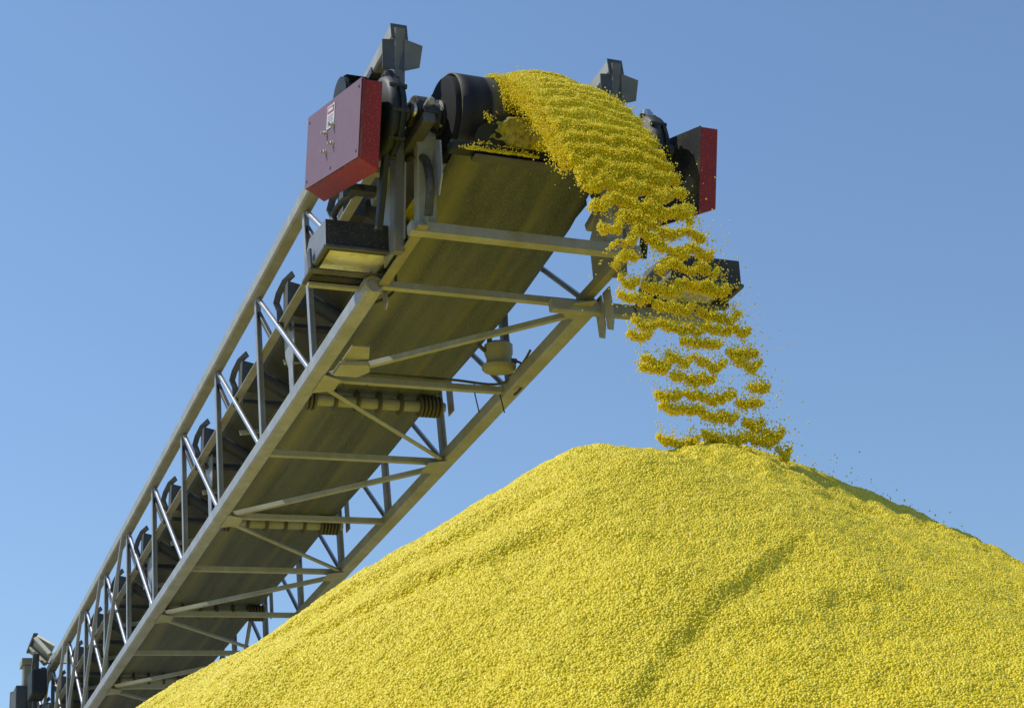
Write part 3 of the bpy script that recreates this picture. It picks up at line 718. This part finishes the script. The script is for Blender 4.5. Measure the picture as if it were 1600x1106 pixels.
for uu in (-9.7, -12.9):
    for sy in (-1, 1):
        top = Vector((uu, sy*.66, -.02)); zb = (Z0+sT*uu)
        foot = Vector((uu-sT*(zb-.02), sy*.85, -cT*(zb-.02)))
        m = MB(); m.sq(top, foot, .09, .09, (1, 0, 0)); lg = part(m, 'support_leg', M['galv'])
        m = MB(); ft = foot
        m.plate([ft+Vector((a*cT, b, a*-sT)) for a, b in ((-.15, -.12), (.15, -.12), (.15, .12), (-.15, .12))], (sT, 0, cT), .02); sub(m, 'base_plate', M['galv_dark'], lg)
    m = MB(); m.sq((uu, -.66, -.08), (uu, .66, -.08), .08); part(m, 'leg_cross_tie', M['galv'])

# ------------------------------------------------------------------ flood lamps
def flood(name, loc, label, flip):
    rt = bpy.data.objects.new(name, None); C.objects.link(rt); rt.matrix_world = conv_matrix(*loc); rt.empty_display_size = .1
    tag(rt, label, 'flood lamp', 'flood lamps at the conveyor head')
    prof = [(.185, .0), (.205, .135), (-.07, .175), (-.165, .105), (-.195, .005)]
    y0, y1 = 0.0, (.385 if not flip else .42)
    m = MB()
    A = [(a, y0, b) for a, b in prof]; B = [(a, y1, b) for a, b in prof]
    n = len(prof)
    m.add(A+B, [(i, (i+1) % n, n+(i+1) % n, n+i) for i in range(n-1)]); 
    m.cur = 1; m.add(A, [tuple(range(n))]); m.add(B, [tuple(range(n))])
    m.cur = 0
    # underside rim round the lens opening
    o4 = [(.185, y0, .0), (.185, y1, .0), (-.195, y1, .005), (-.195, y0, .005)]
    i4 = [(.140, y0+.035, .0), (.140, y1-.035, .0), (-.130, y1-.035, .004), (-.130, y0+.035, .004)]
    m.add(o4+i4, [(0, 1, 5, 4), (1, 2, 6, 5), (2, 3, 7, 6), (3, 0, 4, 7)])
    up4 = [(a, b, c+.05) for a, b, c in i4]
    m.add(i4+up4, [(0, 1, 5, 4), (1, 2, 6, 5), (2, 3, 7, 6), (3, 0, 4, 7)])
    hs = m.build('housing', None, rt, mats=[M['lampblack'], M['lampside']])
    m = MB(); m.plate([(.14, y0+.035, .022), (.14, y1-.035, .022), (-.13, y1-.035, .026), (-.13, y0+.035, .026)], (0, 0, 1), .005); m.build('lens', M['lens'], rt)
    # door frame lip
    m = MB(); 
    for p, q in (((.19, y0-.005, -.008), (.19, y1+.005, -.008)), ((-.2, y0-.005, -.003), (-.2, y1+.005, -.003)), ((.19, y0, -.008), (-.2, y0, -.003)), ((.19, y1, -.008), (-.2, y1, -.003))): m.sq(p, q, .022, .016)
    m.build('door_frame', M['galv_dark'], rt)
    m = MB(); 
    yb = y1 if not flip else y0
    m.sq((-.02, y0-.02, .08), (-.02, y0-.02, -.03), .045, .012, (0, 1, 0)); m.sq((-.02, y1+.02, .08), (-.02, y1+.02, -.03), .045, .012, (0, 1, 0)); m.sq((-.02, y0-.026, -.03), (-.02, y1+.026, -.03), .045, .010)
    m.build('yoke', M['galv_dark'], rt)
    m = MB(); m.sq((-.14, .0 if not flip else -.55, -.045), (-.14, .40 if not flip else .39, -.045), .05 if flip else .03, .07 if flip else .02); m.build('mounting_arm', M['galv_dusty'], rt)
    m = MB()
    e = y1+.01 if not flip else y0-.01; sg = 1 if not flip else -1
    m.tube(curve_pts([(-.05, e, .04), (-.06, e+sg*.045, .02), (-.12, e+sg*.05, -.05), (-.18, e-sg*.02, -.085), (-.20, e-sg*.06, -.07)]), .008, 8); m.build('lamp_cable', M['cable'], rt, smooth=True)
    m = MB(); m.lathe((.0, y0+.12, .165), (.15, 0, 1), [(-.01, .02), (.03, .02), (.03, .012), (.045, .012), (.045, 0)], 8); m.build('hinge_knob', M['bolt'], rt)
    return rt
flood('flood_lamp', (0.0, -.905, .075), 'black flood lamp with grey side under the faded red box guard', False)
flood('flood_lamp', (.16, .90, .0), 'dark flood lamp on an arm behind the falling granules', True)

# round work lamp hanging beside the belt on the right
def worklamp():
    rt = bpy.data.objects.new('work_lamp', None); C.objects.link(rt); rt.matrix_world = Matrix.Translation(conv(-.93, .46, .10)); tag(rt, 'round dusty lamp hanging on two straps by the right truss', 'lamp')
    m = MB(); m.lathe((0, 0, 0), (0, 0, 1), [(-.075, 0), (-.075, .085), (-.06, .098), (-.035, .10), (-.03, .075), (.0, .07), (.03, .082), (.085, .082), (.10, .06), (.10, 0)], 28); m.build('lamp_body', M['creampaint'], rt, smooth=True)
    for dx in (-.055, .05):
        m = MB(); m.sq((dx, .0, .08), (dx, .01, .40), .03, .008, (0, 1, 0)); m.build('hanging_strap', M['galv_dark'], rt)
    m = MB(); m.lathe((0, 0, 0), (1, .1, 0), [(.07, .016), (.115, .016), (.115, 0)], 8); m.build('cable_gland', M['galv_dark'], rt)
    m = MB(); m.tube(curve_pts([(.11, .01, .0), (.15, .02, -.01), (.19, .03, -.06), (.16, .03, -.14), (.10, .02, -.2)]), .007, 6); m.build('lamp_cable', M['cable'], rt, smooth=True)
    m = MB(); m.sq((-.08, 0, .04), (-.13, .0, .08), .02); m.build('latch', M['galv_dark'], rt)
worklamp()

# ------------------------------------------------------------------ granules on the belt and falling
def burden():
    V = []; F = []; nu, nv = 220, 13
    for i in range(nu):
        u = -12.4+12.6*i/(nu-1)
        for j in range(nv):
            t = j/(nv-1)*2-1; v = .26*t+.06
            h = .055*max(0, 1-t*t)+.012*float(fbm(np.array([u*5]), np.array([v*9]), 5, 3)[0])*(1-t*t)
            if u < -10.3: h *= 1+1.6*sstep(-10.2, -11.0, np.array(u))
            V.append((u, v, .722+max(0, abs(v)-.14)*.85+h*(1-.98*float(sstep(-1.9, -.8, np.array(u))))-.014))
    for i in range(nu-1):
        for j in range(nv-1): F.append((i*nv+j, i*nv+j+1, (i+1)*nv+j+1, (i+1)*nv+j))
    o = mesh_obj('granules_on_belt', V, F, M['heap'], None, True); o.matrix_world = conv_matrix(0, 0, 0)
    tag(o, 'long ridge of yellow granules riding up on the belt', 'granules', kind='stuff')
burden()

def stream():
    VC, VH = .070, .255
    pts = []
    # --- over the drum: a mounded layer that follows the belt, then flies off
    n = 95000
    s = RNG.uniform(-1.3, .17, n)**1.0; t = RNG.uniform(-1, 1, n)
    crest = .060*np.clip(1-np.abs(t)**2.4, 0, 1)+.008
    rad = DR+.016+crest*(1-RNG.uniform(0, 1, n)**2*.08)+RNG.normal(.001, .0035, n)+.003*vnoise(s*22, t*9, 91)
    ang = np.where(s < 0, 0, s/DR)          # wrap round the drum
    u = DU+np.where(s < 0, s, np.sin(ang)*rad); w = np.where(s < 0, DW+rad, DW+np.cos(ang)*rad)
    flat = np.clip(-s/1.1, 0, 1); w = w-flat*.075
    v = VC+VH*np.where(t < 0, t*(1-.38*sstep(.0, .16, s)), t)
    pts.append(np.stack([v, -cT*u+sT*w, Z0+sT*u+cT*w], 1))
    # --- free flight
    def flight(tt, dn, v):
        # dn: offset normal to the path, outwards
        y = -.337-2.668*tt; z = 4.832+.106*tt-4.9*tt*tt
        vy, vz = -2.668, .106-9.8*tt; L = np.hypot(vy, vz)
        return np.stack([v, y+dn*(vz/L), z-dn*(vy/L)], 1)
    n = 420000
    T1 = .67
    tt = .045+RNG.uniform(0, 1, n)**.85*(T1-.045)
    t = RNG.uniform(-1, 1, n)
    fall = tt/T1
    zz = 4.832+.106*tt-4.9*tt*tt
    vflow = np.where(t < 0, t*(1-.38*np.exp(-(tt-.05)/.13)), t)*VH+VC
    lam = .050+.044*fall
    ph = (4.9-zz)/lam
    warp = .60*vnoise(vflow*6.5, zz*3.5, 41)+.36*vnoise(vflow*17, zz*9, 42)+.14*vnoise(vflow*45, zz*30, 45)
    val = np.cos(2*np.pi*(ph+warp))
    gap = vnoise(vflow*7+3, zz*11, 43)+.6*vnoise(vflow*22, zz*25, 44)
    thr = -1.75+2.45*sstep(.40, .86, fall)+4*sstep(.80, .87, fall)
    core = val-thr+.50*gap*sstep(.30, .75, fall)+.28*vnoise(vflow*60, zz*7, 46)*sstep(.3, .7, fall)-.15*np.abs(t)**6
    keep = core > RNG.normal(0, .13, n)
    keep &= RNG.uniform(0, 1, n) < (.5+.5*sstep(.0, .3, core))*(1-.2*sstep(.45, .8, fall))
    crest = (.060*(1-np.abs(t)**2.4)+.006)*np.exp(-(tt-.05)/.20)
    dn = crest*(1-RNG.uniform(0, 1, n)**2*.15)+np.where(fall < .5, RNG.normal(.003, .004, n), RNG.normal(0, 1, n)*(.004+.010*fall))+(.005+.008*fall)*val
    pts.append(flight(tt, dn, vflow+RNG.normal(0, .004, n))[keep])
    # --- lower down the sheet has torn into short sagging bands with wisps trailing up from their ends
    zr = 3.44
    while zr > 2.725:
        v0 = VC-VH+RNG.uniform(-.02, .03); tilt = RNG.uniform(-.16, .06)
        while v0 < VC+VH+.01:
            wd = RNG.uniform(.09, .23); v1 = min(v0+wd, VC+VH+.05); wd = v1-v0
            if RNG.uniform() < .94:
                q = RNG.uniform(0, 1, int(7600*wd)+40)
                sag = RNG.uniform(.010, .032); zo = RNG.uniform(-.026, .026); body = np.sin(np.pi*np.clip(q, .04, .96))**.6
                z_ = zr+zo+tilt*(v0-VC)-sag*(1-(2*q-1)**2)+RNG.normal(0, 1, len(q))*(.003+.0065*body)+.012*vnoise(q*wd*55, q*0+zr*31, 71)
                up = RNG.uniform(0, 1, len(q)) < .16
                z_ = np.where(up, z_+RNG.exponential(.020, len(q)), z_)
                t_ = (.106+np.sqrt(.106**2+4*4.9*np.maximum(4.832-z_, 0)))/9.8
                pts.append(flight(t_, RNG.normal(0, .010, len(q)), v0+q*wd+RNG.normal(0, .004, len(q))))
            v0 = v1+RNG.uniform(-.02, .035)
        zr -= RNG.uniform(.058, .092)
    # --- loose grains around the sheet: left fringe near the drum, wisps lower down, a few far strays
    n = 9000
    tt = RNG.uniform(.05, .40, n); side = -np.abs(RNG.normal(0, .036, n))+.025+.38*VH*np.exp(-(tt-.05)/.13)
    pts.append(flight(tt, RNG.normal(-.03, .028, n), VC-VH+side))
    n = 900
    tt = RNG.uniform(.05, .62, n); side = np.abs(RNG.normal(0, .014, n)); pts.append(flight(tt, RNG.normal(0, .02, n), VC+VH+side))
    n = 1300
    tt = RNG.uniform(.38, T1, n); pts.append(flight(tt, RNG.normal(0, .03, n), VC+.03+RNG.normal(0, .15, n)))
    n = 220
    tt = RNG.uniform(.48, .70, n); pts.append(flight(tt, RNG.normal(.0, .04, n), VC+VH+np.abs(RNG.normal(0, .07, n))))
    # grains clinging to the shaded drum face
    n = 13000
    a = RNG.uniform(.15, 1.9, n); rad = DR+.020+np.abs(RNG.normal(0, .010, n))
    v = VC-VH+RNG.uniform(-.012, .30, n)
    kk = RNG.uniform(0, 1, n) < np.exp(-np.maximum(a-.9, 0)*1.2)
    u = DU+np.sin(a)*rad; w = DW+np.cos(a)*rad
    pts.append(np.stack([v, -cT*u+sT*w, Z0+sT*u+cT*w], 1)[kk])
    # grains lying and stuck on the scraper and its bar
    n = 5200
    q = RNG.uniform(0, 1, n); v = RNG.uniform(-.34, .38, n); nn = vnoise(v*14, q*4, 63)+.5*vnoise(v*40, q*12, 64)
    kk = nn+.9*sstep(-.22, .05, v)-.25 > RNG.uniform(0, .7, n)
    pts.append(np.stack([v, -cT*(.825+.075*q)+sT*(.325+.155*q), Z0+sT*(.825+.075*q)+cT*(.325+.155*q)], 1)[kk])
    n = 1500
    v = RNG.uniform(-.44, .42, n); kk = vnoise(v*12, v*0+3, 65)+.3 > RNG.uniform(-.2, .8, n)
    u = .834+RNG.uniform(0, .006, n); w = .288+RNG.exponential(.010, n)
    pts.append(np.stack([v, -cT*u+sT*w, Z0+sT*u+cT*w], 1)[kk])
    # bouncing grains thrown off down the right flank of the heap
    n = 170
    xx = .25+np.abs(RNG.normal(0, 1, n))*.9; yy = -1.92+.27*xx+RNG.normal(0, .10, n)
    hz = pile_h(xx, yy)+RNG.exponential(.035, n)
    pts.append(np.stack([xx, yy, hz], 1)[xx < 2.6])
    A = np.concatenate(pts)
    hp_ = pile_h(A[:, 0], A[:, 1]); A = A[A[:, 2] > hp_-.01]
    # solid body of the unbroken sheet: belt layer, then flight down to where it starts to tear
    nv, sv, sf = 40, [], []
    tv = np.linspace(-1, 1, nv)
    for s0 in np.linspace(-1.3, .0, 30):
        cr = .060*np.clip(1-np.abs(tv)**2.4, 0, 1)+.008; rad = DR+.016+cr-.006; w = DW+rad-min(-s0/1.1, 1)*.075; v = VC+VH*tv
        sv.append(np.stack([v, -cT*(DU+s0)+sT*w, Z0+sT*(DU+s0)+cT*w], 1))
    for t0 in np.linspace(.055, .36, 62):
        zt = 4.832+.106*t0-4.9*t0*t0; f0 = t0/T1
        v = np.where(tv < 0, tv*(1-.38*np.exp(-(t0-.05)/.13)), tv)*VH*(.985-.10*sstep(.25, .36, t0))+VC
        ph = (4.9-zt)/(.050+.044*f0); z1 = v*0+zt
        wp = .60*vnoise(v*6.5, z1*3.5, 41)+.36*vnoise(v*17, z1*9, 42)+.14*vnoise(v*45, z1*30, 45)
        cr = (.060*(1-np.abs(tv)**2.4)+.006)*np.exp(-(t0-.05)/.20)
        sv.append(flight(v*0+t0, cr+(.005+.008*f0)*np.cos(2*np.pi*(ph+wp))-.006, v))
    SV = np.concatenate(sv); k = len(A)
    for i in range(len(sv)-1):
        for j in range(nv-1): sf.append((k+i*nv+j, k+i*nv+j+1, k+(i+1)*nv+j+1, k+(i+1)*nv+j))
    me = bpy.data.meshes.new('falling_granules'); me.from_pydata(np.concatenate([A, SV]).tolist(), [], sf); me.update()
    me.polygons.foreach_set('use_smooth', [True]*len(me.polygons))
    me.materials.append(M['sheet'])
    o = bpy.data.objects.new('falling_granules', me); C.objects.link(o)
    md = o.modifiers.new('grains', 'NODES'); md.node_group = grain_group('stream_grains', 'points', .0032, M['grain_fall'])
    tag(o, 'stream of yellow granules pouring off the belt and falling in ragged bands', 'granules', kind='stuff')
    print('stream grains', len(A))
stream()
